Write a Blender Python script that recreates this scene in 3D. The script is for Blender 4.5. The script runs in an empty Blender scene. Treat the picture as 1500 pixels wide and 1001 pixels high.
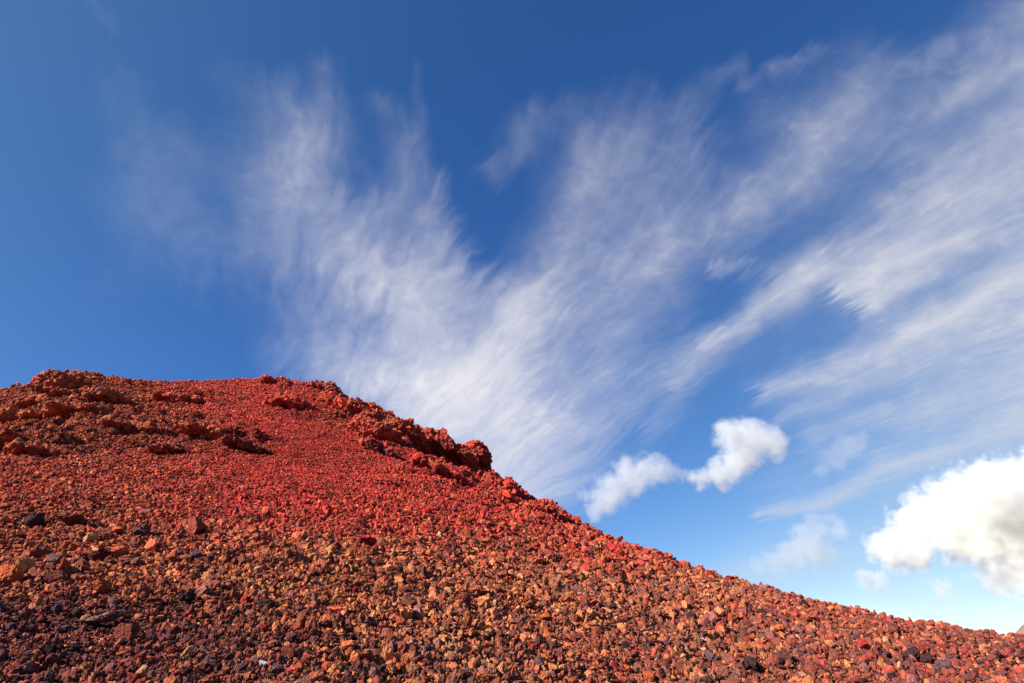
import bpy, bmesh, math, random
import numpy as np
from mathutils import Vector, Matrix, Euler

SC = bpy.context.scene
COL = SC.collection
R = math.radians
rng = np.random.default_rng(7)
random.seed(7)

# ---------------------------------------------------------------- camera
EYE = 1.6
FPX = 900.0                       # focal length in photo pixels (photo is 1500 x 1001)
PITCH = math.atan(455.0 / FPX)    # horizon lies low in the frame
cam_d = bpy.data.cameras.new('camera')
cam = bpy.data.objects.new('camera', cam_d)
COL.objects.link(cam)
cam.location = (0, 0, EYE)
cam.rotation_euler = (math.pi / 2 + PITCH, 0, 0)
cam_d.sensor_width = 36.0
cam_d.lens = 36.0 * FPX / 1500.0
cam_d.clip_start = 0.05
cam_d.clip_end = 200000.0
SC.camera = cam

# ---------------------------------------------------------------- light and sky
SUN_AZ, SUN_EL = R(-118), R(30)          # azimuth clockwise from +Y (the view), elevation
sun_dir = Vector((math.sin(SUN_AZ) * math.cos(SUN_EL), math.cos(SUN_AZ) * math.cos(SUN_EL), math.sin(SUN_EL)))
sun_d = bpy.data.lights.new('sun', 'SUN')
sun_d.energy = 5.0
sun_d.angle = R(0.5)
sun_d.color = (1.0, 0.93, 0.86)
sun = bpy.data.objects.new('sun', sun_d)
COL.objects.link(sun)
sun.rotation_euler = sun_dir.to_track_quat('Z', 'Y').to_euler()
sun.location = (-60, -20, 60)

SC.view_settings.view_transform = 'Standard'
SC.view_settings.look = 'None'
SC.view_settings.gamma = 1.0
SC.view_settings.use_curve_mapping = False
SC.view_settings.exposure = 1.08

world = bpy.data.worlds.new('World')
SC.world = world
world.use_nodes = True
wt = world.node_tree
wn, wl = wt.nodes, wt.links
wn.clear()


def node(tree, kind, **kw):
    n = tree.nodes.new(kind)
    for k, v in kw.items():
        if k.startswith('in_'):
            n.inputs[int(k[3:])].default_value = v
        else:
            setattr(n, k, v)
    return n


def build_world():
    sky = node(wt, 'ShaderNodeTexSky', sky_type='NISHITA', sun_disc=False, sun_elevation=SUN_EL, sun_rotation=SUN_AZ % (2 * math.pi),
               altitude=2200.0, air_density=1.0, dust_density=0.35, ozone_density=2.2)
    # light scattered at a right angle to the sun is polarised: the photograph was taken through a
    # polarising filter, which darkens that band of the sky
    tc = node(wt, 'ShaderNodeTexCoord')
    dot = node(wt, 'ShaderNodeVectorMath', operation='DOT_PRODUCT')
    dot.inputs[1].default_value = tuple(sun_dir)
    wl.new(tc.outputs['Generated'], dot.inputs[0])
    sq = node(wt, 'ShaderNodeMath', operation='MULTIPLY')
    wl.new(dot.outputs['Value'], sq.inputs[0]); wl.new(dot.outputs['Value'], sq.inputs[1])
    pol = node(wt, 'ShaderNodeMapRange', in_1=0.0, in_2=0.50, in_3=0.0, in_4=1.0)
    wl.new(sq.outputs[0], pol.inputs[0])
    filt = node(wt, 'ShaderNodeMix', data_type='VECTOR')
    filt.inputs[4].default_value = (0.48, 0.72, 1.10)
    filt.inputs[5].default_value = (1.0, 1.0, 1.0)
    wl.new(pol.outputs[0], filt.inputs[0])
    hsv = node(wt, 'ShaderNodeHueSaturation', in_0=0.5, in_1=1.22, in_2=1.0)
    wl.new(sky.outputs[0], hsv.inputs['Color'])
    gam = node(wt, 'ShaderNodeGamma', in_1=0.8)
    wl.new(hsv.outputs[0], gam.inputs[0])
    mul = node(wt, 'ShaderNodeVectorMath', operation='MULTIPLY')
    wl.new(gam.outputs[0], mul.inputs[0]); wl.new(filt.outputs[1], mul.inputs[1])
    bg = node(wt, 'ShaderNodeBackground')
    bg.inputs['Strength'].default_value = 0.0895
    wl.new(mul.outputs[0], bg.inputs['Color'])
    out = node(wt, 'ShaderNodeOutputWorld')
    wl.new(bg.outputs[0], out.inputs['Surface'])


build_world()

cy = SC.cycles
cy.max_bounces = 10
cy.diffuse_bounces = 1
cy.transparent_max_bounces = 12
cy.volume_bounces = 10
cy.use_denoising = True
cy.volume_max_steps = 512
cy.volume_step_rate = 0.5

# ---------------------------------------------------------------- numeric helpers
CP, SP = math.cos(PITCH), math.sin(PITCH)


def ray(px, py):
    """Direction (not normalised) from the eye through a photo pixel."""
    dx = np.asarray(px, float) - 750.0
    dy = 500.5 - np.asarray(py, float)
    return np.stack([dx, FPX * CP - dy * SP, FPX * SP + dy * CP], -1)


def to_px(p):
    """World points -> photo pixels."""
    p = np.asarray(p, float) - np.array([0, 0, EYE])
    d = p[..., 1] * CP + p[..., 2] * SP
    u = -p[..., 1] * SP + p[..., 2] * CP
    d = np.where(d > 1e-3, d, 1e-3)
    return 750.0 + FPX * p[..., 0] / d, 500.5 - FPX * u / d


def _hash(ix, iy, iz, seed):
    h = (ix.astype(np.uint32) * np.uint32(374761393) + iy.astype(np.uint32) * np.uint32(668265263)
         + iz.astype(np.uint32) * np.uint32(2147483647) + np.uint32(seed) * np.uint32(1274126177))
    h = (h ^ (h >> np.uint32(13))) * np.uint32(1274126177)
    h = (h ^ (h >> np.uint32(16))) * np.uint32(2246822519)
    return h ^ (h >> np.uint32(15))


def perlin(p, seed=0):
    """Gradient noise, about -1..1, p is (..., 3)."""
    p = np.asarray(p, float)
    f0 = np.floor(p)
    f = p - f0
    i = f0.astype(np.int64)
    w = f * f * f * (f * (f * 6 - 15) + 10)
    out = 0.0
    for dx in (0, 1):
        for dy in (0, 1):
            for dz in (0, 1):
                h = _hash(i[..., 0] + dx, i[..., 1] + dy, i[..., 2] + dz, seed)
                gx = (h & np.uint32(1023)).astype(np.float64) / 511.5 - 1
                gy = ((h >> np.uint32(10)) & np.uint32(1023)).astype(np.float64) / 511.5 - 1
                gz = ((h >> np.uint32(20)) & np.uint32(1023)).astype(np.float64) / 511.5 - 1
                v = gx * (f[..., 0] - dx) + gy * (f[..., 1] - dy) + gz * (f[..., 2] - dz)
                wx = w[..., 0] if dx else 1 - w[..., 0]
                wy = w[..., 1] if dy else 1 - w[..., 1]
                wz = w[..., 2] if dz else 1 - w[..., 2]
                out = out + v * wx * wy * wz
    return out * 1.3


def fbm(p, octaves=4, seed=0, gain=0.5, lac=2.03):
    a, s, t = 1.0, 0.0, 0.0
    p = np.asarray(p, float)
    for k in range(octaves):
        s = s + a * perlin(p, seed + 17 * k)
        t += a
        a *= gain
        p = p * lac + 3.7
    return s / t


def cells(p, seed=0):
    """Distance to the nearest jittered cell point (0..~1)."""
    p = np.asarray(p, float)
    i = np.floor(p).astype(np.int64)
    f = p - i
    best = np.full(p.shape[:-1], 9.0)
    for dx in (-1, 0, 1):
        for dy in (-1, 0, 1):
            for dz in (-1, 0, 1):
                h = _hash(i[..., 0] + dx, i[..., 1] + dy, i[..., 2] + dz, seed)
                q0 = dx + (h & np.uint32(1023)) / 1023.0 - f[..., 0]
                q1 = dy + ((h >> np.uint32(10)) & np.uint32(1023)) / 1023.0 - f[..., 1]
                q2 = dz + ((h >> np.uint32(20)) & np.uint32(1023)) / 1023.0 - f[..., 2]
                best = np.minimum(best, q0 * q0 + q1 * q1 + q2 * q2)
    return np.sqrt(best)


def sstep(a, b, x):
    t = np.clip((np.asarray(x, float) - a) / (b - a), 0, 1)
    return t * t * (3 - 2 * t)


# ---------------------------------------------------------------- the hill as a height function
RIDGE = np.array([(-400, 640), (-150, 606), (0, 579), (40, 571), (60, 562), (78, 554), (98, 550), (128, 553), (150, 557), (200, 559), (250, 562), (300, 560), (350, 558), (400, 556),
                  (440, 562), (480, 574), (520, 594), (560, 609), (600, 628), (640, 650), (680, 676), (705, 694), (720, 703), (750, 716), (775, 732), (800, 744),
                  (850, 769), (900, 793), (950, 814), (1000, 833), (1050, 846), (1100, 858), (1200, 884), (1300, 908), (1400, 926), (1500, 943), (1700, 975), (2100, 1020)], float)
_rr = ray(RIDGE[:, 0], RIDGE[:, 1])
RIDGE_A = np.arctan2(_rr[:, 0], _rr[:, 1])
RIDGE_T = _rr[:, 2] / np.hypot(_rr[:, 0], _rr[:, 1])
_ka = ray(np.array([-400, 0, 250, 480, 700, 850, 1000, 1200, 1500, 2100.]), np.array([600, 577, 558, 570, 690, 765, 830, 880, 940, 1000.]))
CREST_A = np.arctan2(_ka[:, 0], _ka[:, 1])
CREST_R = np.array([38, 42, 45, 42, 34, 28, 23, 18, 14, 10.])


# evenly sampled copies: the crest line itself sharp, the slope below it smooth across
_aa = np.linspace(RIDGE_A[0], RIDGE_A[-1], 1200)


def _smooth(v, n):
    k = np.hanning(2 * n + 1); k /= k.sum()
    return np.convolve(np.pad(v, n, mode='edge'), k, mode='valid')


_T0 = np.interp(_aa, RIDGE_A, RIDGE_T)
_T_FINE, _T_SOFT = _smooth(_T0, 6), _smooth(_T0, 110)
_R_SOFT = _smooth(np.interp(_aa, CREST_A, CREST_R), 110)


def crest(a):
    return np.interp(a, _aa, _R_SOFT), np.interp(a, _aa, _T_FINE)


def base_height(x, y):
    a = np.arctan2(x, y)
    r = np.hypot(x, y)
    rc, tc = crest(np.clip(a, RIDGE_A[0], RIDGE_A[-1]))
    w = sstep(0.55, 0.98, r / rc)
    tc = tc * w + np.interp(a, _aa, _T_SOFT) * (1 - w)
    zc = tc * rc + EYE                        # crest height above the camera's feet
    avg = zc / rc
    s0 = np.minimum(avg * 0.98, 0.13 + 0.42 * avg)   # gentler at the foot, steeper to the crest
    A = s0 * rc
    B = zc - A
    u = r / rc
    front = A * u + B * np.minimum(u, 1) ** 2
    over = np.maximum(r - rc, 0)
    slope_c = (A + 2 * B) / rc
    # past the crest the slope rolls over and falls away
    back = zc + slope_c * over - (slope_c + 0.42) * (over - 2.2 * (1 - np.exp(-over / 2.2)))
    h = np.where(u < 1, front, back)
    h = np.maximum(h, -9.0)
    # behind and far beside the camera the ground falls gently away
    side = sstep(R(62), R(105), np.abs(a))
    plain = -0.05 * r
    h = h * (1 - side) + np.maximum(plain, -9) * side
    return h


def bumps(x, y):
    r = np.hypot(x, y)
    p = np.stack([x, y, 0 * x], -1)
    near = np.clip(r / 8.0, 0.35, 1.0) * sstep(150, 60, r)
    h = 0.20 * fbm(p * 0.33, 3, 11) * np.clip(r / 22, 0.15, 1.2)
    h = h + 0.15 * fbm(p * 1.1 + 5, 3, 23) * np.clip(r / 14, 0.5, 1.4)
    h = h + 0.075 * fbm(p * 2.9 + 9, 3, 31)
    return h * near


CRAG_ZONES = [(90, 585, 120, 40), (190, 625, 150, 26), (330, 650, 80, 16), (60, 650, 110, 22), (270, 585, 60, 14), (480, 585, 70, 22), (540, 612, 70, 32), (600, 642, 60, 30),
              (660, 680, 60, 28), (735, 720, 40, 18), (800, 756, 40, 12), (700, 705, 50, 14)]


def crag_mask(px, py):
    m = 0.0
    for (cx, cy_, w, h) in CRAG_ZONES:
        m = np.maximum(m, np.exp(-(((px - cx) / w) ** 2 + ((py - cy_) / h) ** 2) ** 1.5))
    return m


# hollows and mounds that can be seen on the slope: photo x, y, half width, half height (px), depth (m per px of size)
HOLLOWS = [(790, 905, 62, 16, 1.0), (1105, 985, 45, 14, 0.8), (45, 770, 30, 10, 0.9), (1365, 965, 30, 10, .8),
           (455, 612, 34, 12, 1.1), (120, 612, 30, 10, .9), (195, 634, 30, 9, .9), (90, 572, 20, 7, .7), (15, 637, 20, 8, .8), (240, 900, 110, 16, .6), (100, 965, 80, 14, .7),
           (265, 585, 26, 7, .7), (360, 650, 40, 8, .8), (610, 765, 26, 7, .9), (700, 940, 70, 10, .5), (1290, 960, 30, 8, .6), (640, 880, 40, 8, .5)]
HOLLOWS += [(676, 692, 26, 13, 2.6), (622, 668, 16, 8, 1.2), (575, 645, 14, 7, 1.0), (520, 618, 14, 7, 1.0)]
_hx = []


def solve_ground(px, py, h0=True):
    """First hit of the pixel's ray with the hill (base height)."""
    d = ray(px, py)
    d = d / math.hypot(d[0], d[1])
    t = np.geomspace(2.0, 70.0, 4000)
    z = EYE + d[2] * t
    g = base_height(d[0] * t, d[1] * t)
    hit = np.nonzero(g >= z)[0]
    if len(hit) == 0:
        rc, _ = crest(math.atan2(d[0], d[1]))
        return d[0] * rc, d[1] * rc, rc
    k = hit[0]
    return d[0] * t[k], d[1] * t[k], t[k]


for (px, py, w, hh, dep) in HOLLOWS:
    x, y, r = solve_ground(px, py)
    _hx.append((x, y, r, w * r / FPX, hh * r / FPX * 3.0, dep * hh * r / FPX * 1.1))


def height(x, y):
    x = np.asarray(x, float); y = np.asarray(y, float)
    if x.ndim == 0:
        return height(x[None], y[None])[0]
    b = base_height(x, y)
    h = b + bumps(x, y)
    px, py = to_px(np.stack([x, y, b], -1))
    far = (np.hypot(x, y) > 14) & (np.hypot(x, y) < 70) & (y > 0)
    m = np.where(far, crag_mask(px, py), 0.0)
    sel = m > 0.02
    if np.any(sel):
        p = np.stack([x[sel] * 1.0, y[sel] * 0.8, 0 * x[sel]], -1)
        k = 0.55 - np.abs(fbm(p * 0.75, 3, 301)) * 2.2
        k = k * 0.75 + 0.55 * (0.5 - cells(p * 1.15, 303)) + 0.30 * (0.5 - cells(p * 2.6, 305))
        h = np.array(h); h[sel] += m[sel] * k * 1.0
    for (cx, cy_, r, wa, wr, dep) in _hx:
        ur = np.array([cx, cy_]) / math.hypot(cx, cy_)
        q = (x - cx) * ur[0] + (y - cy_) * ur[1]
        s = (x - cx) * ur[1] - (y - cy_) * ur[0]
        e = np.exp(-(s / wa) ** 2 - (q / wr) ** 2)
        lip = np.exp(-(s / (wa * 1.2)) ** 2 - ((q - wr * 1.1) / wr) ** 2)
        h = h - dep * e + 0.45 * dep * lip
    return h


# ---------------------------------------------------------------- meshes and materials
def mesh_from(name, verts, faces_n, loops):
    """verts (n,3), faces_n: corners per face (int), loops flat."""
    me = bpy.data.meshes.new(name)
    verts = np.ascontiguousarray(verts, np.float32)
    loops = np.ascontiguousarray(loops, np.int32).ravel()
    nf = len(loops) // faces_n
    me.vertices.add(len(verts)); me.vertices.foreach_set('co', verts.ravel())
    me.loops.add(len(loops)); me.loops.foreach_set('vertex_index', loops)
    me.polygons.add(nf); me.polygons.foreach_set('loop_start', np.arange(0, nf * faces_n, faces_n, dtype=np.int32))
    me.update(calc_edges=True)
    return me


def link(name, me, mat=None, parent=None, smooth=False):
    o = bpy.data.objects.new(name, me)
    COL.objects.link(o)
    if mat:
        me.materials.append(mat)
    if parent:
        o.parent = parent
    me.polygons.foreach_set('use_smooth', np.full(len(me.polygons), smooth))
    return o


def tag(o, label=None, cat=None, group=None, kind=None):
    if label: o['label'] = label
    if cat: o['category'] = cat
    if group: o['group'] = group
    if kind: o['kind'] = kind
    return o


def new_mat(name):
    m = bpy.data.materials.new(name)
    m.use_nodes = True
    t = m.node_tree
    t.nodes.clear()
    out = t.nodes.new('ShaderNodeOutputMaterial')
    return m, t, out


def scoria_material(name, source, tex_scale, bump=0.5, bump_dist=0.02, coords='Object'):
    """Rough pitted volcanic cinder. source: 'object' (object colour) or the name of a colour attribute."""
    m, t, out = new_mat(name)
    L = t.links
    bs = node(t, 'ShaderNodeBsdfPrincipled')
    bs.inputs['Roughness'].default_value = 0.92
    bs.inputs['Specular IOR Level'].default_value = 0.18
    if source == 'object':
        ci = node(t, 'ShaderNodeObjectInfo'); col = ci.outputs['Color']
    else:
        ci = node(t, 'ShaderNodeAttribute', attribute_name=source); col = ci.outputs['Color']
    tc = node(t, 'ShaderNodeTexCoord')
    n1 = node(t, 'ShaderNodeTexNoise')
    n1.inputs['Scale'].default_value = tex_scale; n1.inputs['Detail'].default_value = 5; n1.inputs['Roughness'].default_value = 0.65
    L.new(tc.outputs[coords], n1.inputs['Vector'])
    v1 = node(t, 'ShaderNodeTexVoronoi')
    v1.inputs['Scale'].default_value = tex_scale * 3.2
    L.new(tc.outputs[coords], v1.inputs['Vector'])
    # mineral mottling: part of the stone's own colour
    r1 = node(t, 'ShaderNodeMapRange', in_1=0.3, in_2=0.72, in_3=0.50, in_4=1.50)
    L.new(n1.outputs['Fac'], r1.inputs[0])
    sc = node(t, 'ShaderNodeVectorMath', operation='SCALE')
    L.new(col, sc.inputs[0]); L.new(r1.outputs[0], sc.inputs['Scale'])
    hs = node(t, 'ShaderNodeHueSaturation')
    n2 = node(t, 'ShaderNodeTexNoise')
    n2.inputs['Scale'].default_value = tex_scale * 0.7; n2.inputs['Detail'].default_value = 3
    L.new(tc.outputs[coords], n2.inputs['Vector'])
    r2 = node(t, 'ShaderNodeMapRange', in_1=0.3, in_2=0.7, in_3=0.488, in_4=0.516)
    L.new(n2.outputs['Fac'], r2.inputs[0]); L.new(r2.outputs[0], hs.inputs['Hue'])
    L.new(sc.outputs[0], hs.inputs['Color'])
    L.new(hs.outputs[0], bs.inputs['Base Color'])
    add = node(t, 'ShaderNodeMath', operation='MULTIPLY_ADD', in_1=0.55)
    L.new(v1.outputs['Distance'], add.inputs[0]); L.new(n1.outputs['Fac'], add.inputs[2])
    bp = node(t, 'ShaderNodeBump')
    bp.inputs['Strength'].default_value = bump; bp.inputs['Distance'].default_value = bump_dist
    L.new(add.outputs[0], bp.inputs['Height']); L.new(bp.outputs[0], bs.inputs['Normal'])
    L.new(bs.outputs[0], out.inputs['Surface'])
    return m


M_GROUND = scoria_material('cinder_soil', 'cinder', 9.0, 0.9, 0.05)
M_GRAVEL = scoria_material('cinder_stone', 'cinder', 38.0, 0.9, 0.02)
M_ROCK = scoria_material('scoria_rock', 'object', 2.6, 0.7, 0.12)
M_CRAG = scoria_material('scoria_crag', 'cinder', 3.0, 0.8, 0.08)

# ---------------------------------------------------------------- colours of the cinder, by place on the hill
PAL = np.array([
    (0.62, 0.040, 0.034),   # 0 crimson
    (0.30, 0.019, 0.019),   # 1 deep red
    (0.50, 0.108, 0.036),   # 2 rust orange
    (0.68, 0.225, 0.085),   # 3 tan orange
    (0.66, 0.30, 0.12),   # 4 pale tan
    (0.20, 0.044, 0.030),   # 5 brown
    (0.046, 0.018, 0.022),  # 6 black purple
    (0.135, 0.066, 0.074),  # 7 grey purple
    (0.34, 0.058, 0.034)])  # 8 brick
ZONES = [  # px, py, half-width, half-height, weight, mix over PAL
    (560, 700, 210, 58, 4.6, (7, 2.8, .7, .2, .05, .3, .2, .1, 2.5)),      # red scree tongue
    (430, 640, 80, 45, 4.0, (8, 2, .4, .2, .05, .2, .1, .0, 2.5)),
    (700, 740, 150, 45, 1.2, (5, 2, 1.4, .6, .1, .5, .3, .2, 2)),
    (310, 580, 110, 26, 1.6, (4.5, 3, .9, .2, .02, .8, .3, .1, 2)),
    (950, 815, 160, 28, 1.6, (5, 2.4, .9, .5, .1, .9, .5, .3, 1.6)),
    (1250, 900, 250, 22, 1.0, (3, 2.0, .8, .5, .1, 1.6, .9, .6, 1.4)),
    (120, 595, 130, 42, 2.2, (.5, 1.4, 5.0, 1.1, .05, 1.8, 1.2, .1, 1.8)),  # rusty left shoulder
    (240, 640, 150, 26, 1.7, (.7, 1.6, 3.4, .8, .04, 2.2, 1.8, .3, 1.6)),
    (560, 610, 110, 36, 1.6, (1.4, 1.6, 3.8, .8, .03, 1.8, 1.0, .1, 2.2)),
    (150, 710, 200, 40, 1.4, (3.4, 2.0, 2.8, .9, .1, 1.4, 1.3, .5, 2.2)),
    (120, 820, 220, 60, 1.4, (.8, 1.2, 4.4, 1.9, .22, 2.0, 2.0, .8, 1.8)),
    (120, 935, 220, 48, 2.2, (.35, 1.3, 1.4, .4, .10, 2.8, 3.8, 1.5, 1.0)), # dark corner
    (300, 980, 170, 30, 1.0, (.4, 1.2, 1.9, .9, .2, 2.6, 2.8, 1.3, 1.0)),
    (520, 840, 220, 60, 1.4, (.8, .8, 3.2, 2.4, .5, 1.9, 1.7, .9, 1.3)),
    (780, 880, 240, 60, 1.6, (.5, .6, 2.8, 3.0, .9, 1.7, 1.4, 1.3, 1.1)),   # orange-tan heart
    (640, 970, 200, 40, 1.3, (.4, .6, 2.3, 2.5, .7, 2.0, 2.5, 2.0, 1.0)),
    (860, 945, 75, 40, 1.4, (1.8, 2.0, 1.6, 1.0, .2, 2.0, 1.2, .9, 2.0)),   # red-brown hollow right of centre
    (1150, 940, 250, 55, 1.5, (.8, 1.2, 1.9, 2.0, .6, 2.3, 2.2, 2.6, 1.5)),
    (1400, 970, 160, 35, 1.4, (1.2, 1.4, 1.3, 1.1, .3, 2.4, 2.2, 3.0, 1.6)),
]


def pick_colours(pts, r_):
    """A colour for each stone: the local mix of cinder kinds, patchy."""
    px, py = to_px(pts)
    W = np.full((len(pts), len(PAL)), 1e-3) * np.array([1.2, 1, 2, 1.5, .3, 2, 1.5, 1, 1.5])
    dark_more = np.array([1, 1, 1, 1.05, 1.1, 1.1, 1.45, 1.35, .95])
    for (cx, cy_, w, h, wt_, mix) in ZONES:
        g = wt_ * np.exp(-((px - cx) / w) ** 2 - ((py - cy_) / h) ** 2)
        mix = np.array(mix, float)
        W += g[:, None] * (mix / mix.sum())[None]
    # patches where one kind gathers
    rr = np.hypot(pts[:, 0], pts[:, 1])
    q = np.stack([px / 46.0, py / 22.0, 0 * px], -1)
    for k in range(len(PAL)):
        W[:, k] *= np.exp(1.5 * fbm(q + 31.0 * k, 2, 100 + k))
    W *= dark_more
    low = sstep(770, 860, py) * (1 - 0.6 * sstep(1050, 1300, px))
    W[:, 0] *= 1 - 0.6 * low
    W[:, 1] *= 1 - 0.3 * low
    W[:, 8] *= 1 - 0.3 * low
    W /= W.sum(1, keepdims=True)
    c = np.cumsum(W, 1)
    k = (r_.random(len(pts))[:, None] > c).sum(1).clip(0, len(PAL) - 1)
    col = PAL[k] * np.exp(r_.normal(0, 0.20, (len(pts), 1))) * np.exp(r_.normal(0, 0.04, (len(pts), 3)))
    mean = (W[:, :, None] * PAL[None]).sum(1)
    col = (col * 0.50 + mean * 0.50) * np.exp(r_.normal(0, 0.22, (len(pts), 1)))
    return col.clip(0.004, 0.85), mean, k


# ---------------------------------------------------------------- the hill itself
def build_hill():
    a1 = np.linspace(R(-58), R(58), 900)
    a0 = np.linspace(R(-180), R(-58), 60)[:-1]
    a2 = np.linspace(R(58), R(180), 60)[1:]
    A = np.concatenate([a0, a1, a2[:-1]])
    Rr = np.concatenate([np.linspace(0.3, 2.4, 8), np.geomspace(2.5, 60, 860), np.geomspace(66, 60000, 40)])
    na, nr = len(A), len(Rr)
    AA, RR = np.meshgrid(A, Rr, indexing='ij')
    X, Y = RR * np.sin(AA), RR * np.cos(AA)
    Z = height(X, Y) - 0.02
    v = np.stack([X, Y, Z], -1).reshape(-1, 3)
    v = np.concatenate([v, [[0, 0, height(0.001, 0.001) - 0.02]]])
    ia = np.arange(na)[:, None]; ir = np.arange(nr - 1)[None]
    ja = (ia + 1) % na
    q = np.stack([ia * nr + ir, ia * nr + ir + 1, ja * nr + ir + 1, ja * nr + ir], -1).reshape(-1, 4)
    c = len(v) - 1
    me = mesh_from('hillside', v, 4, q)
    # close the middle with a fan
    bm = bmesh.new(); bm.from_mesh(me); bm.verts.ensure_lookup_table()
    for k in range(na):
        bm.faces.new((bm.verts[c], bm.verts[k * nr], bm.verts[((k + 1) % na) * nr]))
    bmesh.ops.recalc_face_normals(bm, faces=bm.faces)
    bm.to_mesh(me); bm.free()
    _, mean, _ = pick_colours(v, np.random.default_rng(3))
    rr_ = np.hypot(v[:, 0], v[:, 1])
    col = np.concatenate([mean * 0.30, np.ones((len(v), 1))], 1)  # soil colour darkened to deepen the shade in the gaps between stones
    at = me.color_attributes.new('cinder', 'FLOAT_COLOR', 'POINT')
    at.data.foreach_set('color', col.astype(np.float32).ravel())
    o = link('hillside', me, M_GROUND, smooth=True)
    tag(o, 'steep hillside of red and orange volcanic cinder rising to the left', 'hillside', kind='structure')
    return o


build_hill()


# ---------------------------------------------------------------- rock shapes
def icosphere(sub):
    bm = bmesh.new()
    bmesh.ops.create_icosphere(bm, subdivisions=sub, radius=1.0)
    v = np.array([p.co[:] for p in bm.verts]); f = np.array([[q.index for q in p.verts] for p in bm.faces])
    bm.free()
    return v, f


ICO = {s: icosphere(s) for s in (1, 2, 3, 4, 5, 6)}


def rock_shape(sub, seed, cuts=8, lump=0.34, rough=0.10, flat=None):
    v, f = ICO[sub]
    g = np.random.default_rng(seed)
    r = 1 + lump * perlin(v * 1.25 + g.random(3) * 50, seed) + rough * 1.5 * perlin(v * 2.9 + g.random(3) * 50, seed + 1)
    p = v * r[:, None]
    for _ in range(cuts):
        n = g.normal(size=3); n /= np.linalg.norm(n)
        d = g.uniform(0.50, 0.88)
        p = p - np.maximum(p @ n - d, 0)[:, None] * n * g.uniform(0.75, 1.0)
    if sub >= 3:
        e = 0.075 * fbm(p * 4.2 + seed, 3, seed + 2) + 0.05 * (0.5 - cells(p * 5.0 + seed, seed))
        p = p * (1 + e[:, None] * rough / 0.10)
    s = np.array(flat if flat else (1.0, g.uniform(.68, 1.0), g.uniform(.5, .85)))
    p = p * s
    p -= (p.max(0) + p.min(0)) / 2
    return p / np.abs(p).max(), f


def rand_rot(n, g):
    q = g.normal(size=(n, 4)); q /= np.linalg.norm(q, axis=1, keepdims=True)
    w, x, y, z = q.T
    return np.stack([np.stack([1 - 2 * (y * y + z * z), 2 * (x * y - z * w), 2 * (x * z + y * w)], -1),
                     np.stack([2 * (x * y + z * w), 1 - 2 * (x * x + z * z), 2 * (y * z - x * w)], -1),
                     np.stack([2 * (x * z - y * w), 2 * (y * z + x * w), 1 - 2 * (x * x + y * y)], -1)], -2)


# typical stone size in photo pixels, by place
def stone_px(px, py):
    s = np.interp(py, [540, 600, 660, 720, 780, 850, 920, 1001, 1100], [3.0, 3.2, 3.4, 4.0, 5.2, 6.6, 7.4, 8.0, 8.6])
    right = sstep(900, 1250, px) * sstep(760, 860, py)
    s = s * (1 - 0.26 * right)
    s = s * (1 - 0.30 * np.exp(-((px - 90) / 200) ** 2 - ((py - 965) / 50) ** 2))      # finer dark corner
    s = s * (1 - 0.42 * np.exp(-((px - 450) / 120) ** 2 - ((py - 650) / 55) ** 2))     # fine red scree
    s = s * (1 - 0.40 * np.exp(-((px - 880) / 70) ** 2 - ((py - 950) / 35) ** 2))
    return s


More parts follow.
